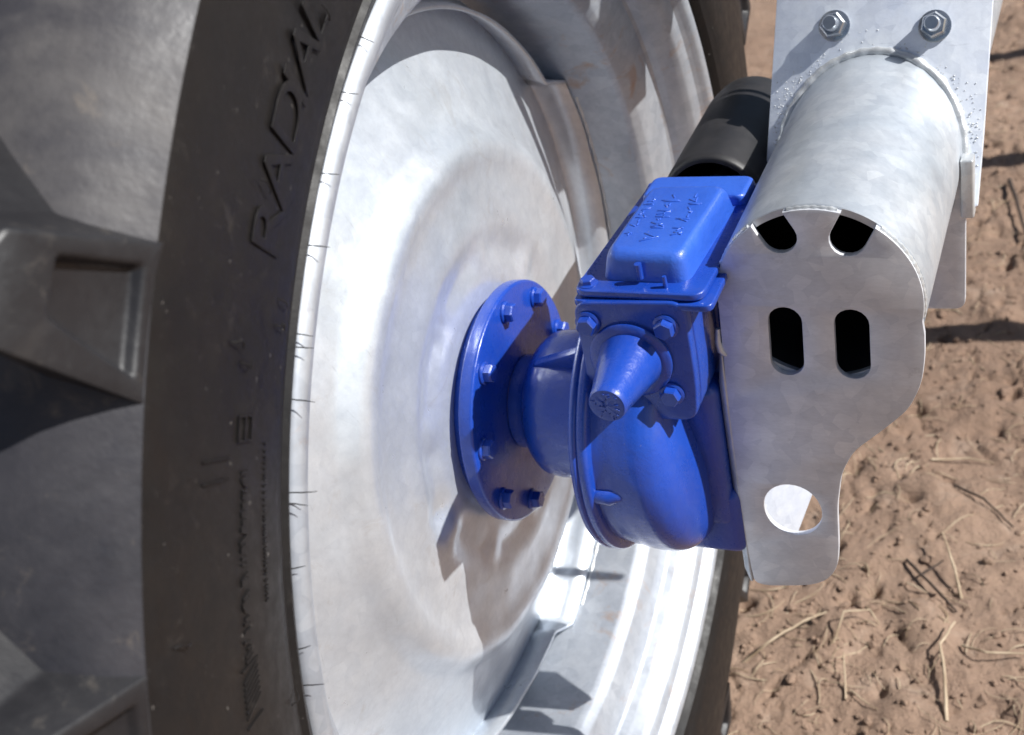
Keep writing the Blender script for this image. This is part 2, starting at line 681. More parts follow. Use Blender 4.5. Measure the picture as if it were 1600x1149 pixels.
def text_mesh(s, size, extrude, bevel=0.0, spacing=1.0):
    cu = bpy.data.curves.new("txt", 'FONT')
    cu.body = s
    cu.size = size
    cu.extrude = extrude
    cu.bevel_depth = bevel
    cu.space_character = spacing
    tmp = bpy.data.objects.new("tmp", cu)
    COL.objects.link(tmp)
    dg = bpy.context.evaluated_depsgraph_get()
    me = bpy.data.meshes.new_from_object(tmp.evaluated_get(dg))
    bpy.data.objects.remove(tmp)
    me.materials.clear()
    return me


for ch, th in (("R", 136.2), ("A", 133.3), ("D", 130.3), ("I", 127.35), ("A", 126.3), ("L", 123.4)):
    me = text_mesh(ch, 0.055, 0.00012, 0.0003)
    bm = bmesh.new()
    bm.from_mesh(me)
    bmesh.ops.triangulate(bm, faces=bm.faces)
    bmesh.ops.remove_doubles(bm, verts=bm.verts, dist=1e-6)
    bm.to_mesh(me)
    bm.free()
    wrap_mesh(me, radians(th), 0.588, 0.0002)
    link("raised_letter", me, 'rubber', tyre, 30)

# small moulded size marks and the hatched block lower on the sidewall
bm = bmesh.new()


def mark(th, r, dth, dr, slant=0.0):
    c = []
    for su, sv in ((-1, -1), (1, -1), (1, 1), (-1, 1)):
        t_ = radians(th + su * dth / 2 + sv * slant)
        rr = r + sv * dr / 2
        c.append((t_, rr))
    lo = [bm.verts.new(P_cyl(t_, rr, side_x(rr) - 0.0005)) for t_, rr in c]
    hi = [bm.verts.new(P_cyl(t_, rr, side_x(rr) + 0.0011)) for t_, rr in c]
    bm.faces.new(hi)
    for k in range(4):
        bm.faces.new((lo[k], lo[(k + 1) % 4], hi[(k + 1) % 4], hi[k]))


# boxed small emblem
for d in (-0.62, 0.62):
    mark(145.0 + d, 0.612, 0.10, 0.016)
for d in (-0.0085, 0.0, 0.0085):
    mark(145.0, 0.612 + d, 1.3, 0.0018)
th = 146.9
while th < 157.0:
    w = random.choice((0.12, 0.16, 0.28))
    if random.random() < 0.86:
        mark(th, 0.612 + random.uniform(-.001, .001), w, random.choice((0.006, 0.009, 0.009)), random.choice((0, 0, 0.12, -0.12)))
    th += w + 0.16
for i in range(7):
    mark(157.6 + i * 0.32, 0.612, 0.10, 0.020, 0.28)
mark(157.2, 0.612, 0.08, 0.022)
mark(160.3, 0.612, 0.08, 0.022)
th = 146.0
while th < 155:
    mark(th, 0.581, 0.10, 0.0045)
    th += random.uniform(0.22, 0.4)
for tt in (146.3, 147.3):
    mark(tt, 0.645, 0.06, 0.030)
from_bm("moulded_sidewall_marks", bm, 'rubber', tyre, 30, "stuff")

# rubber mould hairs lying over the rim edge
hairs = [116.6, 121.5, 127.9, 133.1, 139.2, 140.1, 143.6, 149.9, 150.6, 155.2, 161.1, 163.8, 168.8]
for i, h in enumerate(hairs):
    rr = random.Random(i * 3 + 1)
    L_ = rr.uniform(0.010, 0.022)
    t0 = radians(h)
    droop = rr.uniform(-0.004, 0.004)
    pts = []
    for k in range(8):
        u = k / 7
        pts.append(P_cyl(t0 + rr.uniform(-.0003, .0003) + droop * u * u, 0.5225 - 0.0045 * u - 0.002 * u * u, 0.0690 + L_ * u))
    tube("mould_hair", pts, [0.00045] * 5 + [0.0004, 0.0003, 0.0002], 5, 'rubber', tyre)
for i in range(9):
    rr = random.Random(i + 60)
    t0 = radians(rr.uniform(118, 166))
    r0 = rr.uniform(0.53, 0.70)
    pts = [P_cyl(t0 + 0.004 * u * rr.choice((-1, 1)), r0 - 0.016 * u, side_x(r0 - 0.016 * u) + 0.0008 + 0.003 * sin(pi * u)) for u in (0, .25, .5, .75, 1)]
    tube("mould_hair", pts, [0.0005] * 4 + [0.0002], 5, 'rubber', tyre)

# ---- steel rim (barrel)
rim_near = [(0.0560, 0.5000), (0.0590, 0.5105), (0.0640, 0.5135), (0.0690, 0.5125), (0.0715, 0.5075), (0.0700, 0.5020), (0.0640, 0.4985),
            (0.0585, 0.4940), (0.0560, 0.4860), (0.0535, 0.4810), (0.0480, 0.4780), (0.0340, 0.4725), (0.0240, 0.4700), (0.0195, 0.4655), (0.0150, 0.4450),
            (0.0085, 0.4270), (0.0020, 0.4205), (-0.004, 0.4185), (-0.05, 0.4180), (-0.085, 0.4175)]
rim_back = [(-0.130, 0.4180), (-0.140, 0.4240), (-0.152, 0.4550), (-0.162, 0.4690), (-0.19, 0.4780), (-0.196, 0.4860), (-0.198, 0.500), (-0.209, 0.511)]
rim_prof = fillet(rim_near + rim_back, 0.0012, 2)


def rim_fn(a, r, th, k):
    if 12 < k:
        r += 0.0006 * noise.noise(Vector((a * 9, 4 * cos(th), 4 * sin(th))))
    return a, r


rim = revolve("rim", rim_prof, 360, 'rim', WH, 30, fn=rim_fn)
md = rim.modifiers.new("thick", 'SOLIDIFY')
md.thickness = 0.004
md.offset = 1.0 if False else -1.0

# ---- pressed disc
GAPS = ((26, 102), (206, 282))


def in_gap(d):
    d = (d + 360) % 360
    for a, b in GAPS:
        if a < d < b:
            w = b - a
            e = min(d - a, b - d)
            return min(1.0, e / 5.0) * 1.0
    return 0.0


disc_prof = [(-0.030, 0.030), (-0.030, 0.060), (-0.030, 0.090), (-0.030, 0.112), (-0.0305, 0.125), (-0.0328, 0.136), (-0.0358, 0.146), (-0.0362, 0.153),
             (-0.0350, 0.162), (-0.0335, 0.171), (-0.0330, 0.180), (-0.0338, 0.190), (-0.0350, 0.202), (-0.0362, 0.216), (-0.0370, 0.226),
             (-0.0369, 0.236), (-0.0365, 0.244), (-0.0372, 0.252), (-0.0400, 0.260), (-0.0490, 0.270), (-0.0540, 0.279), (-0.0585, 0.290), (-0.0670, 0.310),
             (-0.0760, 0.330), (-0.0840, 0.350), (-0.0910, 0.370), (-0.0960, 0.385), (-0.0990, 0.396), (-0.1010, 0.403), (-0.1010, 0.4070), (-0.0980, 0.4105),
             (-0.0800, 0.4130), (-0.0560, 0.4140)]
N_FL = 30


def disc_fn(a, r, th, k):
    deg = math.degrees(th)
    a += 0.0017 * noise.noise(Vector((3.1, 9 * r * cos(th), 9 * r * sin(th)))) * min(1, max(0, (r - .12) * 12))
    a += 0.0009 * noise.noise(Vector((9.1, 22 * r * cos(th), 22 * r * sin(th)))) * (1 if r > .12 else 0)
    # pressed lobes around the hub
    q = math.exp(-((r - 0.150) / 0.011) ** 2)
    a += 0.0065 * q * max(0, cos(9 * th + 0.6)) ** 2 * (0.75 + 0.5 * noise.noise(Vector((2 * cos(th), 2 * sin(th), 7))))
    # soft pressed crest, strongest on the upper near side
    wv = 0.5 + 0.5 * cos(th - radians(140)) + 0.25 * noise.noise(Vector((3 * cos(th), 3 * sin(th), 1)))
    a += 0.0045 * wv * math.exp(-((r - 0.246) / 0.014) ** 2) + 0.0025 * wv * math.exp(-((r - 0.176) / 0.010) ** 2)
    # clamp dent low on the disc
    dy, dz = r * cos(th) + 0.165, r * sin(th) + 0.020
    a += -0.006 * math.exp(-(dy * dy + dz * dz) / 0.016 ** 2) + 0.004 * math.exp(-((dy - .012) ** 2 + (dz + .03) ** 2) / 0.018 ** 2)
    g_ = in_gap(deg)
    if k >= N_FL:
        f = (k - N_FL + 1) / 3
        if g_ > 0:
            a -= 0.004 * g_ * f
            r -= 0.030 * g_ * f          # strip leans away from the rim
    return a, r


disc = revolve("wheel_disc", disc_prof, 540, 'disc', WH, 50, fn=disc_fn)
md = disc.modifiers.new("thick", 'SOLIDIFY')
md.thickness = 0.0045
md.offset = -1.0
# weld runs between disc strip and rim
for a0, a1 in ((-74, 22), (106, 202)):
    pts = [P_cyl(radians(a0 + (a1 - a0) * i / 80), 0.4150 + 0.0004 * sin(i * 1.9), -0.0532 + 0.0003 * sin(i * 2.7)) for i in range(81)]
    tube("disc_weld", pts, [0.0022 + 0.0005 * sin(i * 2.3) for i in range(81)], 8, 'weld', disc)

# ------------------------------------------------------------------ gearbox
GB = thing("wheel_gearbox", "glossy blue cast wheel gearbox bolted to the galvanized wheel by a round flange", "gearbox")

fl_prof = [(-0.028, 0.040), (-0.028, 0.106), (-0.0165, 0.110), (-0.0160, 0.1165), (-0.0140, 0.1195), (-0.0020, 0.1200), (0.0, 0.1180), (0.0005, 0.080), (0.0008, 0.046)]
flange = revolve("mounting_flange", fillet(fl_prof, 0.0012, 2), 128, 'blue', GB, 30)
for k in range(9):
    th = radians(90 + 40 * k)
    hexbolt("bolt", (0.0004, 0.1035 * cos(th), 0.1035 * sin(th)), (1, 0, 0), 0.0092, 0.0105, 'blue', flange, rot=k * 0.7, flange=0.0108)
    tube("stud", [(-0.0275, 0.1035 * cos(th), 0.1035 * sin(th)), (-0.036, 0.1035 * cos(th), 0.1035 * sin(th))], 0.008, 12, 'zinc', flange)
hub_prof = [(0.0, 0.047), (0.012, 0.046), (0.018, 0.047), (0.020, 0.056), (0.026, 0.064), (0.034, 0.0705), (0.046, 0.0725), (0.100, 0.0725), (0.108, 0.076)]
hub = revolve("hub_housing", fillet([(0.0, 0.03)] + hub_prof, 0.004, 3), 96, 'blue', GB, 35)
# rib on top of the hub running to the case
rb = [(0.034, 0.068), (0.105, 0.105), (0.105, 0.055), (0.034, 0.055)]
slab("stiffening_rib", round_poly(rb, 0.004), [], 0.010, 'blue',
     basis(Vector((1, 0, 0)), Vector((0, -0.42, 0.907)), Vector((0, -0.907, -0.42)), (0, -0.002, 0)), GB, 0.003)

# main case: round worm wheel housing with a wide rounded shoulder
case_prof = [(0.098, 0.060), (0.098, 0.128), (0.1000, 0.1345), (0.1040, 0.1360), (0.1060, 0.1348), (0.1068, 0.1335), (0.1078, 0.1348), (0.1115, 0.1356),
             (0.1150, 0.1350), (0.1172, 0.1310), (0.1180, 0.1265), (0.1260, 0.1250), (0.1380, 0.1250), (0.1500, 0.1245), (0.1600, 0.1225), (0.1690, 0.1170),
             (0.1760, 0.1070), (0.1800, 0.094), (0.1815, 0.0790), (0.1820, 0.060), (0.182, 0.02)]


def case_fn(a, r, th, k):
    d = math.degrees(th) % 360
    # the housing pushes out a little towards the lower front
    if k >= N_RING:
        g2 = max(0, cos(radians(d - 238)))
        w = min(1, (k - N_RING) / 40)
        a += 0.013 * g2 * w
        r += 0.013 * g2 ** 2 * w * min(1, max(0, (r - 0.07) / 0.04))
        r += 0.002 * max(0, cos(radians(d - 215))) ** 2 * min(1, (k - N_RING) / 8)
        r += 0.0005 * noise.noise(Vector((a * 40, r * 40 * cos(th), r * 40 * sin(th))))
    return a, r


_cp = fillet(case_prof[:11], 0.0016, 2)
N_RING = len(_cp)
_bp = case_prof[10:]
for i in range(len(_bp) - 1):
    p0, p1, p2, p3 = [Vector(_bp[max(0, min(len(_bp) - 1, i + q))]) for q in (-1, 0, 1, 2)]
    for k in range(1, 7):
        u = k / 6
        _cp.append(tuple(0.5 * ((2 * p1) + (p2 - p0) * u + (2 * p0 - 5 * p1 + 4 * p2 - p3) * u * u + (3 * p1 - p0 - 3 * p2 + p3) * u ** 3)))
case = revolve("gear_case", _cp, 360, 'blue', GB, 50, fn=case_fn)
# little cast nub next to the ring
tube("cast_nub", [(0.114, -0.1235, -0.006), (0.130, -0.1255, -0.0055), (0.140, -0.1225, -0.0045)], [0.0085, 0.008, 0.0055], 14, 'blue', GB)
# rear foot of the case, towards the beam
box("case_foot", (0.120, -0.045, -0.1375), (0.2205, 0.115, -0.060), 'blue', GB, 0.012, 5)
box("rear_case", (0.165, -0.048, -0.100), (0.212, 0.110, 0.060), 'blue', GB, 0.010, 4)
# plug at the bottom
hexbolt("drain_plug", (0.150, -0.030, -0.137), (0.0, -0.2, -0.95), 0.0075, 0.006, 'mud', GB)

# worm tunnel
# front cover plate (slight draft, rounded corners)
cov = round_poly([(0.1165, 0.172), (0.2098, 0.1745), (0.2105, 0.100), (0.2065, 0.060), (0.110, 0.056), (0.1165, 0.10)], [0.012, 0.012, 0.03, 0.012, 0.012, 0.03], 6)
cover = slab("front_cover", cov, [], 0.012, 'blue', face_y(-0.090), GB, 0.0022, res=3)
slab("cover_gasket", [(0.1605 + (x - 0.1605) * 0.985, 0.115 + (z - 0.115) * 0.985) for x, z in cov], [], 0.0025, 'blue', face_y(-0.0778), GB, 0.0)
slab("worm_housing", cov, [], 0.180, 'blue', face_y(-0.0755), GB, 0.0022, res=3)
for (x, z, r_) in ((0.1255, 0.1545, .3), (0.1935, 0.1535, .8), (0.1895, 0.0860, .1), (0.1240, 0.0790, .5)):
    hexbolt("cover_bolt", (x, -0.0900, z), (0, -1, 0), 0.0088, 0.0100, 'blue', cover, rot=r_, flange=0.0112)
# shaft cap
cap_prof = [(-0.0900, 0.0365), (-0.0930, 0.0362), (-0.0945, 0.0345), (-0.0948, 0.0278), (-0.1000, 0.0262), (-0.1120, 0.0242), (-0.1280, 0.0210), (-0.1440, 0.0176),
            (-0.1520, 0.0167), (-0.1560, 0.0160), (-0.1575, 0.0150), (-0.1578, 0.012), (-0.1576, 0.0085), (-0.1577, 0.004), (-0.1577, 0.0004)]


def cap_fn(a, r, th, k):
    if k > 11:
        a += 0.0007 * noise.noise(Vector((r * 300 * cos(th), r * 300 * sin(th), 2)))
    return a, r


scap = revolve("shaft_cap", cap_prof, 72, 'blue', cover, 40, center=(0.1585, 0.1195), axis='y', fn=cap_fn)
bm = bmesh.new()
for i in range(26):
    a_, rr = random.uniform(0, 2 * pi), random.uniform(0.002, 0.0135)
    c = Vector((0.1585 + rr * cos(a_), -0.1582, 0.1195 + rr * sin(a_)))
    bmesh.ops.create_icosphere(bm, subdivisions=1, radius=1.0, matrix=Matrix.Translation(c) @ Matrix.Rotation(random.uniform(0, 3), 4, 'Y') @ Matrix.Diagonal((random.uniform(.001, .003), 0.0005, 0.0005, 1)))
from_bm("worn_paint_ridges", bm, 'blue', scap, 60, "stuff")

# top lid: two stacked flanges and the raised cap with cast marks
lid = round_poly([(0.1150, -0.086), (0.2330, -0.089), (0.2330, 0.107), (0.1250, 0.107)], 0.006, 5)
lid1 = slab("lid_flange", lid, [], 0.0065, 'blue', face_z(0.1745), GB, 0.0015)
lidb = round_poly([(0.1160, -0.082), (0.2250, -0.085), (0.2320, 0.106), (0.1260, 0.106)], 0.010, 5)
lid2 = slab("lid", lidb, [], 0.0070, 'blue', face_z(0.1825), GB, 0.002)
for x, y in ((0.1245, -0.0725), (0.222, 0.094), (0.133, 0.096)):
    hexbolt("lid_bolt", (x, y, 0.1822), (0, 0, 1), 0.0066, 0.0055, 'blue', lid2, rot=x * 40, flange=0.0086)


def loft_box(name, base, top, z0, z1, rad_b, rad_t, edge, mat, parent, n=8):
    """pillowed block between two rounded outlines, soft top edge"""
    B = round_poly(base, rad_b, n)
    T = round_poly(top, rad_t, n)
    bm = bmesh.new()
    ct = Vector((sum(p[0] for p in T) / len(T), sum(p[1] for p in T) / len(T)))
    rings = []
    levels = [(0.0, 0.0)] + [(0.0, 0.55)]
    rings.append([bm.verts.new((b[0], b[1], z0)) for b in B])
    for q in range(0, 7):
        u = q / 6 * pi / 2
        h = (z1 - z0 - edge) + edge * sin(u)
        f = h / (z1 - z0)
        ins = edge * (1 - cos(u))
        ring = []
        for b, tp in zip(B, T):
            p = Vector(b).lerp(Vector(tp), min(1, f))
            d = (ct - p)
            ring.append(bm.verts.new((p.x + d.normalized().x * ins, p.y + d.normalized().y * ins, z0 + h)))
        rings.append(ring)
    m = len(B)
    for A, C_ in zip(rings, rings[1:]):
        for k in range(m):
            bm.faces.new((A[k], A[(k + 1) % m], C_[(k + 1) % m], C_[k]))
    bm.faces.new(rings[-1])
    bm.faces.new(rings[0])
    return from_bm(name, bm, mat, parent, 55)


loft_box("cast_cap", [(0.1335, -0.0665), (0.2110, -0.0700), (0.2190, 0.066), (0.1410, 0.066)],
         [(0.1400, -0.0640), (0.2080, -0.0675), (0.2150, 0.058), (0.1450, 0.058)], 0.1820, 0.2080, 0.014, 0.014, 0.009, 'cast', GB)
loft_box("lid_rear_boss", [(0.1300, 0.064), (0.2280, 0.064), (0.2290, 0.104), (0.1310, 0.104)],
         [(0.1310, 0.063), (0.2260, 0.063), (0.2270, 0.102), (0.1320, 0.102)], 0.1820, 0.1930, 0.008, 0.008, 0.004, 'cast', GB)
tube("vent_nub", [(0.1705, -0.0700, 0.1870), (0.1705, -0.0705, 0.2010)], 0.0032, 10, 'blue', GB)
tube("locating_pin", [(0.1935, -0.0760, 0.1824), (0.1935, -0.0762, 0.1930)], [0.0022, 0.0018], 10, 'blue', GB)
# worn cast marks on the cap
bm = bmesh.new()
rr = random.Random(11)
for col, xw in ((0.154, 0.010), (0.172, 0.017), (0.194, 0.013)):
    y = -0.042
    while y < 0.034:
        w = rr.choice((0.0035, 0.005, 0.007))
        if rr.random() < 0.85:
            for s in range(rr.choice((1, 2, 2))):
                xx = col + rr.uniform(-1, 1) * 0.003
                hw, hl = (xw * rr.uniform(.3, .5), 0.0008) if rr.random() < .6 else (0.0008, w * .5)
                yy = y + rr.uniform(0, w * .6)
                R_ = Matrix.Rotation(rr.choice((0, 0, .5, -.5)), 4, 'Z')
                bmesh.ops.create_cube(bm, size=1, matrix=Matrix.Translation((xx, yy, 0.2082)) @ R_ @ Matrix.Diagonal((hw * 2, hl * 2, 0.0012, 1)))
        y += w + 0.002
bmesh.ops.bevel(bm, geom=list(bm.edges), offset=0.0003, segments=1, affect='EDGES')
from_bm("worn_cast_marks", bm, 'cast', GB, 50, "stuff")

# mounting bracket behind the case towards the beam
box("mounting_bracket", (0.190, -0.018, -0.100), (0.2195, 0.120, 0.150), 'blue', GB, 0.006)
for z in (0.10, -0.06):
    hexbolt("bracket_bolt", (0.206, -0.0095, z), (0, -1, 0), 0.009, 0.009, 'blue', GB)

# ------------------------------------------------------------------ drive shaft cover (black)
DC = thing("drive_shaft_cover", "black plastic drive shaft tube behind the blue gearbox, beside the galvanized pipe", "shaft cover", (0.160, 0.19, 0.125))
prof = [(-0.012, 0.0440), (-0.012, 0.0490), (-0.006, 0.0515), (0.160, 0.0530), (0.185, 0.0500), (0.198, 0.0400), (0.203, 0.0200), (0.2035, 0.0005)]
cvr = revolve("cover_shell", fillet(prof, 0.004, 4), 72, 'cover', DC, 40, axis='y')
revolve("inner_wall", [(0.001, 0.0470), (0.15, 0.0465)], 48, 'cover', DC, 40, axis='y')
sh = tube("drive_shaft", [(0, -0.092, 0), (0, 0.15, 0)], 0.0127, 16, 'zinc', DC)

RIB = [(-0.010, 0.062), (0.066, 0.062), (0.066, -0.106), (0.058, -0.119), (0.032, -0.162), (0.018, -0.185), (-0.010, -0.185)]
# ------------------------------------------------------------------ base beam
BM = thing("base_beam", "galvanized steel pipe beam with a slotted grey end plate beside the blue gearbox", "steel beam", (0, 0, 0))
PC = (0.307, 0.150)
PR = 0.0852
YE = -0.033
LAM = 0.50
LN = Vector((0, -cos(LAM), sin(LAM)))
LP0 = Vector((0.31, 0.2520, 0.200))
pp = [(YE, PR - 0.0065), (YE, PR - 0.0008), (YE + 0.0008, PR), (0.10, PR), (0.20, PR), (0.30, PR), (2.6, PR), (2.6, PR - 0.0065)]


def pipe_fn(a, r, th, k):
    return a, r + 0.0003 * noise.noise(Vector((a * 12, 5 * cos(th), 5 * sin(th))))


pipe_prof = [(YE, PR - 0.0065), (YE, PR - 0.0008), (YE + 0.0008, PR)] + [(YE + 0.03 * i, PR) for i in range(1, 12)] + [(1.2, PR), (2.6, PR), (2.6, PR - 0.0065), (1.2, PR - 0.0065), (YE, PR - 0.0065)]
pipe = revolve("pipe", pipe_prof, 128, 'pipe', BM, 30, center=PC, axis='y', fn=pipe_fn)

revolve("added_light_stop", [(0.62, 0.0004), (0.62, PR - 0.0064), (0.626, PR - 0.0064), (0.626, 0.0004)], 48, 'rubber', BM, 30, center=PC, axis='y')  # unseen black disc added inside the pipe to keep the slots dark
revolve("shade_liner", [(YE + 0.004, PR - 0.0069), (0.615, PR - 0.0069)], 64, 'cover', BM, 30, center=PC, axis='y')  # shade inside the galvanized pipe, put in as a black lining
# end plate
circ = []
for i in range(41):
    a_ = radians(182 - i * 187 / 40)
    circ.append((PC[0] + (PR - 0.0022) * cos(a_), PC[1] + (PR - 0.0022) * sin(a_)))
low = [(0.3895, 0.120), (0.3890, 0.098), (0.3855, 0.072), (0.3745, 0.0455), (0.352, 0.0215), (0.3260, -0.0035), (0.3140, -0.030), (0.3080, -0.068), (0.3060, -0.118),
       (0.3030, -0.143), (0.2925, -0.161), (0.2750, -0.1700), (0.2350, -0.1765), (0.2225, -0.1745), (0.2200, -0.140), (0.2195, -0.060), (0.2200, 0.030), (0.2225, 0.100)]
low = fillet(low, 0.010, 3)


def stadium(x0, z0, x1, z1, r, n=10):
    d = Vector((x1 - x0, z1 - z0))
    a0 = math.atan2(d.y, d.x)
    out = []
    for i in range(n + 1):
        a_ = a0 - pi / 2 + pi * i / n
        out.append((x1 + r * cos(a_), z1 + r * sin(a_)))
    for i in range(n + 1):
        a_ = a0 + pi / 2 + pi * i / n
        out.append((x0 + r * cos(a_), z0 + r * sin(a_)))
    return out


# top slots open into the rim of the plate: cut them as notches of the outline
def notch(cx, cz, ang, r, n=10):
    """half-round bottom at (cx,cz), open along direction ang; returns points going clockwise along the outline"""
    out = []
    for i in range(n + 1):
        a_ = ang + pi / 2 + pi * i / n
        out.append((cx + r * cos(a_), cz + r * sin(a_)))
    return out


def near_circle(px, pz):
    return math.hypot(px - PC[0], pz - PC[1])


top = []
n1c = (0.2808, 0.2085, radians(118), 0.0150)
n2c = (0.3345, 0.2065, radians(62), 0.0150)


def circ_angle_hit(nc, sgn):
    cx, cz, an, r = nc
    px, pz = cx + r * cos(an + sgn * pi / 2), cz + r * sin(an + sgn * pi / 2)
    dx, dz = cos(an), sin(an)
    ox, oz = px - PC[0], pz - PC[1]
    b = ox * dx + oz * dz
    c = ox * ox + oz * oz - (PR - 0.0022) ** 2
    t_ = -b + math.sqrt(b * b - c)
    return math.atan2(oz + t_ * dz, ox + t_ * dx)


def arc_pts(a0, a1, n):
    return [(PC[0] + (PR - 0.0022) * cos(a0 + (a1 - a0) * i / n), PC[1] + (PR - 0.0022) * sin(a0 + (a1 - a0) * i / n)) for i in range(n + 1)]


aL0, aL1 = circ_angle_hit(n1c, 1), circ_angle_hit(n1c, -1)
aR0, aR1 = circ_angle_hit(n2c, 1), circ_angle_hit(n2c, -1)
outline = arc_pts(radians(184), aL0, 20) + notch(*n1c) + arc_pts(aL1, aR0, 8) + notch(*n2c) + arc_pts(aR1, radians(-12), 24) + low
holes = [stadium(0.2770, 0.0885, 0.2785, 0.1285, 0.0148), stadium(0.3320, 0.0880, 0.3330, 0.1280, 0.0148),
         [(0.2672 + 0.0275 * cos(2 * pi * i / 40), -0.0775 + 0.0305 * sin(2 * pi * i / 40)) for i in range(40)]]
ep = slab("end_plate", outline, holes, 0.0060, 'plate', face_y(YE - 0.0062), BM, 0.0006, res=1)
# bent back left margin of the plate
mv, mf = [], []
zs = [0.105, 0.09, 0.06, 0.03, -0.03, -0.09, -0.13, -0.16, -0.1735]
for z in zs:
    xo = 0.2225 if z > 0.1 else (0.2205 if z > 0.03 else 0.2200)
    w = 1.0 if 0.08 > z > -0.165 else 0.35
    for k in range(6):
        a_ = k / 5 * radians(80)
        mv.append((xo + 0.0002 - 0.0085 * w * sin(a_), YE - 0.0062 + 0.0085 * w * (1 - cos(a_)), z))
    mv.append((xo - 0.0092 * w, YE + 0.018 * w, z))
nr = 7
for i in range(len(zs) - 1):
    for k in range(nr - 1):
        mf.append((i * nr + k, i * nr + k + 1, (i + 1) * nr + k + 1, (i + 1) * nr + k))
mg = mesh_of("bent_margin", mv, mf, 'pipe', ep, 60, recalc=True)
md = mg.modifiers.new("thick", 'SOLIDIFY')
md.thickness = 0.005
md.offset = -1
# ground weld around the end rim
segs = ((radians(188), aL0 + 0.04), (aL1 - 0.03, aR0 + 0.03), (aR1 - 0.04, radians(-10)))
for a0, a1 in segs:
    n = max(10, int(abs(a1 - a0) * 40))
    pts, rad = [], []
    for i in range(n + 1):
        a_ = a0 + (a1 - a0) * i / n
        w = noise.noise(Vector((a_ * 9, 0, 3)))
        pts.append((PC[0] + (PR - 0.0022) * cos(a_), YE - 0.0022, PC[1] + (PR - 0.0022) * sin(a_)))
        rad.append(0.0023 + 0.0007 * w + 0.0004 * sin(i * 2.1))
    tube("rim_weld", pts, rad, 8, 'weld', ep)
# zinc run and burrs on the left of the plate
tube("zinc_run", [(0.2195, YE - 0.004, 0.118), (0.2185, YE - 0.005, 0.105), (0.2200, YE - 0.0052, 0.0965), (0.2240, YE - 0.0060, 0.0915)],
     [0.0022, 0.003, 0.0035, 0.0018], 10, 'weld', ep)

# leaning leg plate the pipe is welded to
U_ = Vector((0, sin(LAM), cos(LAM)))       # up the plate


def leg_uv(x, z):
    return (x, (z - LP0.z) / U_.z)


leg_m = basis(Vector((1, 0, 0)), U_, LN, (0, LP0.y, LP0.z))
out_leg = [leg_uv(0.2060, 0.125), leg_uv(0.4060, 0.107), leg_uv(0.4090, 0.166), leg_uv(0.4125, 0.273), leg_uv(0.4140, 0.345), leg_uv(0.2170, 0.345), leg_uv(0.2140, 0.284)]
lp = slab("leg_plate", round_poly(out_leg, 0.003, 3), [], 0.008, 'leg', leg_m, BM, 0.0008, res=1)


def on_leg(x, z, off=0.0):
    return Vector((x, LP0.y + (z - LP0.z) * U_.y / U_.z, z)) + LN * off


for i, (x, z) in enumerate(((0.2700, 0.2590), (0.3630, 0.2540))):
    p = on_leg(x, z, 0.0001)
    w = revolve("washer", [(0, 0.0085), (0, 0.0150), (0.0022, 0.0150), (0.0026, 0.0140), (0.0026, 0.0085)], 32, 'zinc', lp, 30, axis='y')
    w.matrix_world = Matrix.Translation(p) @ (Vector((0, 1, 0)).rotation_difference(LN)).to_matrix().to_4x4()
    p2 = on_leg(x, z, 0.0026)
    nut = hexbolt("nut", p2, LN, 0.0122, 0.0115, 'zinc', lp, rot=0.35 + i * 0.25)
    prof2 = [Vector(p2) + LN * h for h in (0.008, 0.0225, 0.0245)]
    st = tube("bolt_end", prof2, [0.0072, 0.0072, 0.0060], 20, 'zinc', nut)
    for q in range(5):
        pass
# weld bead where pipe meets plate
pts, rad = [], []
for i in range(101):
    a_ = radians(-35 + 250 * i / 100)
    x = PC[0] + (PR + 0.0012) * cos(a_)
    z = PC[1] + (PR + 0.0012) * sin(a_)
    p = on_leg(x, z, 0.0012)
    pts.append(p)
    rad.append(0.0042 + 0.0010 * noise.noise(Vector((a_ * 6, 1, 2))) + 0.0005 * sin(i * 1.7))
tube("pipe_weld", pts, rad, 10, 'weld', pipe)
# zinc spatter round the weld
bm = bmesh.new()
rr = random.Random(5)
for i in range(230):
    a_ = radians(rr.choice((rr.uniform(-10, 50), rr.uniform(120, 185), rr.uniform(60, 120) if rr.random() < .3 else rr.uniform(130, 180))))
    d = PR + 0.006 + abs(rr.gauss(0, 0.008))
    x, z = PC[0] + d * cos(a_), PC[1] + d * sin(a_)
    if not (0.212 < x < 0.408) or z < 0.115:
        continue
    bmesh.ops.create_icosphere(bm, subdivisions=1, radius=rr.uniform(0.0003, 0.00085), matrix=Matrix.Translation(on_leg(x, z, 0.0)) @ Matrix.Diagonal((rr.uniform(.8, 1.8), 1, rr.uniform(.8, 1.4), 1)))
from_bm("zinc_spatter", bm, 'weld', lp, 60, "stuff")
# lower gusset behind the pipe on the right
gus = round_poly([(0.3500, 0.150), (0.3940, 0.150), (0.3955, 0.100), (0.3935, -0.0050), (0.3560, -0.0060), (0.3500, 0.02)], [0.002, 0.002, 0.01, 0.010, 0.004, 0.004], 5)
slab("gusset", gus, [], 0.007, 'plate', face_y(0.200), BM, 0.0008, res=1)
box("edge_strip", (0.3925, 0.194, 0.098), (0.4045, 0.2105, 0.158), 'weld', BM, 0.002)
# rib under the pipe behind the end plate, seen through the hole
slab("under_rib", RIB, [], 0.005, 'leg', basis(Vector((0.625, 0.781, 0)), Vector((0, 0, 1)), Vector((0.781, -0.625, 0)), (0.232, 0.0, 0)), BM, 0.0008)

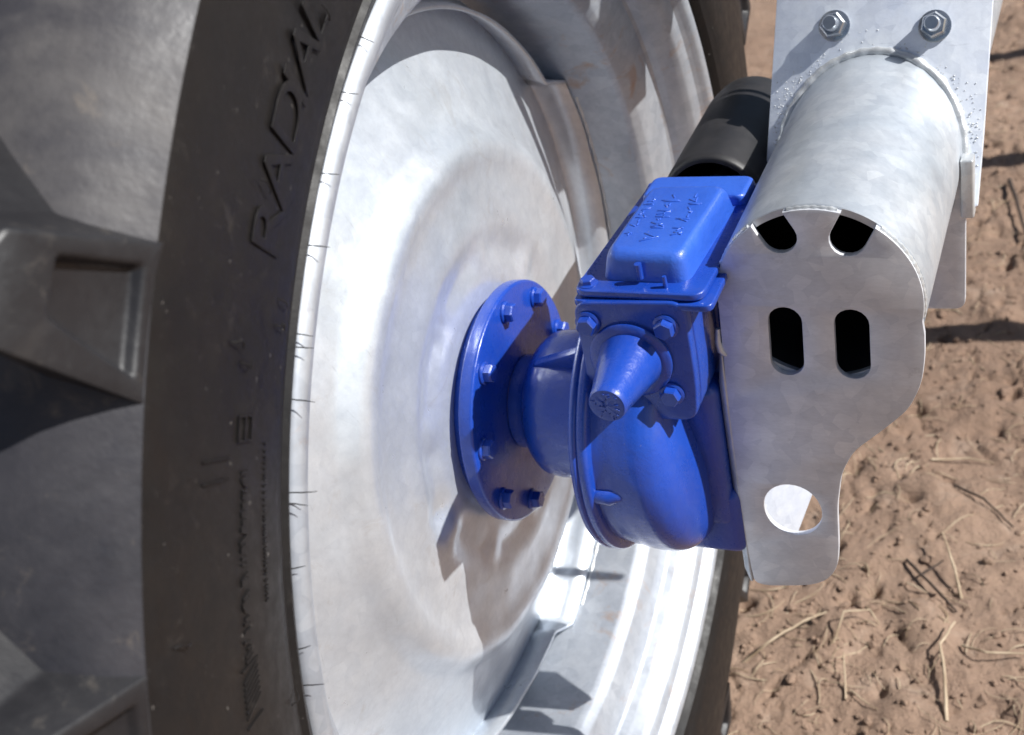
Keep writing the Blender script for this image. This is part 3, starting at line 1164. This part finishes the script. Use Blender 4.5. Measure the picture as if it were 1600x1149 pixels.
# ------------------------------------------------------------------ tower legs rising from the beam (cast the long shadows)
def beam(name, p, q, w, d, mat, parent, side=Vector((1, 0, 0))):
    p, q = Vector(p), Vector(q)
    ax = (q - p).normalized()
    s = (side - ax * side.dot(ax)).normalized()
    t_ = ax.cross(s)
    bm = bmesh.new()
    c = [(-w / 2, -d / 2), (w / 2, -d / 2), (w / 2, -d / 2 + .006), (-w / 2 + .006, -d / 2 + .006), (-w / 2 + .006, d / 2), (-w / 2, d / 2)]
    A = [bm.verts.new(p + s * u + t_ * v) for u, v in c]
    B = [bm.verts.new(q + s * u + t_ * v) for u, v in c]
    n = len(c)
    bm.faces.new(A)
    bm.faces.new(B)
    for k in range(n):
        bm.faces.new((A[k], A[(k + 1) % n], B[(k + 1) % n], B[k]))
    return from_bm(name, bm, mat, parent, 20)


slab("upper_plate", [(0.218, 0.338), (0.415, 0.338), (0.440, 1.0), (0.243, 1.0)], [], 0.008, 'leg', face_y(0.332), BM, 0.0008, res=1)
beam("upright", (0.325, 0.400, 0.36), (0.40, 0.62, 2.4), 0.16, 0.10, 'leg', BM)

# far end of the tower: second wheel assembly's leg and struts, right of the view
T2 = thing("tower_strut", "galvanized steel strut standing on the soil right of the pipe beam, nearest of the three", "steel strut", (1.05, 1.42, GZ), group="struts of the tower right of the view")
beam("strut_bar", (0, 0, -0.05), (0.06, -0.02, 2.2), 0.06, 0.06, 'leg', T2)
for (x, y, lab) in ((1.2, 2.20, "galvanized steel strut on the soil right of the pipe beam, middle one of the three"),
                    (1.25, 2.86, "galvanized steel strut on the soil right of the pipe beam, farthest of the three")):
    r_ = T2.copy()
    COL.objects.link(r_)
    r_.location = (x, y, GZ)
    r_["label"] = lab
    for ch in T2.children:
        c2 = ch.copy()
        COL.objects.link(c2)
        c2.parent = r_

# ------------------------------------------------------------------ straw, stalks and clods on the ground
bm = bmesh.new()
rr = random.Random(21)


def blade(bm, x, y, L_, ang, w, arch, seg=6, flat=0.35, lift=0.0):
    pts = []
    cur = rr.uniform(-0.9, 0.9)
    for k in range(seg + 1):
        u = k / seg
        a_ = ang + cur * (u - 0.5)
        px = x + cos(a_) * L_ * (u - .5)
        py = y + sin(a_) * L_ * (u - .5)
        pts.append(Vector((px, py, gz(px, py) + 0.001 + lift * u + arch * sin(pi * u))))
    rad = [w * (0.5 + 0.5 * sin(pi * min(1, .15 + .8 * (1 - k / seg)))) for k in range(seg + 1)]
    tube("", pts, rad, 5, None, bm=bm)


for i in range(760):
    y = 0.2 + 2.8 * rr.random() ** 1.5
    x = rr.uniform(-0.05, 0.62)
    blade(bm, x, y, rr.uniform(0.015, 0.075), rr.uniform(0, 2 * pi), rr.choice((rr.uniform(0.0004, 0.0008), rr.uniform(0.0006, 0.0012))), rr.uniform(0.0, 0.009))
from_bm("loose_straw", bm, 'straw', None, 60, "stuff")["label"] = "thin bits of dry straw scattered over the brown soil"
bpy.data.objects["loose_straw"]["category"] = "straw"

bm = bmesh.new()
for i in range(2600):
    y = 0.2 + 2.9 * rr.random() ** 1.3
    x = rr.uniform(-0.05, 0.65)
    s = rr.uniform(0.0012, 0.0050) * (2.0 if rr.random() < .08 else 1)
    z0 = gz(x, y)
    bb = bmesh.ops.create_icosphere(bm, subdivisions=1, radius=s,
                                    matrix=Matrix.Translation((x, y, z0 + s * .25)) @ Matrix.Rotation(rr.uniform(0, 6), 4, 'Z') @ Matrix.Diagonal((rr.uniform(.7, 1.5), 1, rr.uniform(.5, .9), 1)))
    for v in bb['verts']:
        v.co += Vector((rr.uniform(-1, 1), rr.uniform(-1, 1), rr.uniform(-1, 1))) * s * 0.22
cl = from_bm("soil_crumbs", bm, 'soil', None, 30, "stuff")
cl["label"] = "small crumbs and clods of dry brown soil on the ground"
cl["category"] = "soil"


def stalk(name, label, pts, w, mat='straw', cat="stalk", group=None):
    P = []
    for (x, y, h) in pts:
        P.append(Vector((x, y, gz(x, y) + h)))
    Q = []
    for i in range(len(P) - 1):
        for k in range(4):
            u = k / 4
            q = P[i].lerp(P[i + 1], u)
            Q.append(q + Vector((rr.uniform(-1, 1), rr.uniform(-1, 1), rr.uniform(-1, 1))) * w * .25)
    Q.append(P[-1])
    n = len(Q)
    o = tube(name, Q, [w * (1 - 0.55 * i / n) for i in range(n)], 8, mat)
    o["label"] = label
    o["category"] = cat
    if group:
        o["group"] = group
    return o


stalk("dry_stalk", "long pale forked stalk standing up from the soil right of the plate's round hole", [(0.338, 0.575, 0.0), (0.325, 0.62, 0.02), (0.300, 0.675, 0.035)], 0.0026)
stalk("dry_stalk", "bent whitish stalk with a knee at the bottom right of the photo", [(0.345, 0.330, 0.0), (0.335, 0.40, 0.012), (0.322, 0.455, 0.018), (0.338, 0.50, 0.02)], 0.0030)
stalk("dry_stalk", "straight tan stalk lying left of the bent whitish one", [(0.205, 0.345, 0.003), (0.190, 0.42, 0.018)], 0.0018)
stalk("dry_stalk", "curled straw arching over the soil just below the plate", [(0.170, 0.445, 0.0), (0.180, 0.485, 0.022), (0.215, 0.505, 0.022), (0.230, 0.50, 0.002)], 0.0018)
stalk("dry_stalk", "short pale straw lying level beside the slanted edge of the plate", [(0.255, 0.905, 0.004), (0.315, 0.925, 0.010), (0.355, 0.92, 0.008)], 0.0022)
stalk("dry_stalk", "tan straw curving out at the right edge of the photo low down", [(0.350, 0.475, 0.004), (0.385, 0.455, 0.020), (0.440, 0.470, 0.012)], 0.0022)
stalk("rotten_stem", "dark thin stem lying slantwise beside the forked stalk", [(0.250, 0.640, 0.006), (0.300, 0.580, 0.010), (0.335, 0.545, 0.002)], 0.0028, 'darkstem')
stalk("rotten_stem", "short dark stem meeting the pale forked stalk at its foot", [(0.275, 0.605, 0.010), (0.305, 0.640, 0.014)], 0.0022, 'darkstem')
stalk("rotten_stem", "dark curved twig lying near the right edge at mid height", [(0.300, 0.835, 0.004), (0.350, 0.800, 0.010), (0.400, 0.745, 0.005)], 0.0026, 'darkstem')
stalk("rotten_stem", "long dark root snaking over far soil right of the gusset", [(0.30, 1.95, 0.01), (0.33, 1.80, 0.02), (0.37, 1.60, 0.008)], 0.005, 'darkstem')
stalk("dry_stalk", "tangled tan straw beside the foot of the tyre", [(0.040, 0.400, 0.0), (0.075, 0.420, 0.025), (0.120, 0.470, 0.022), (0.150, 0.50, 0.004)], 0.0025)
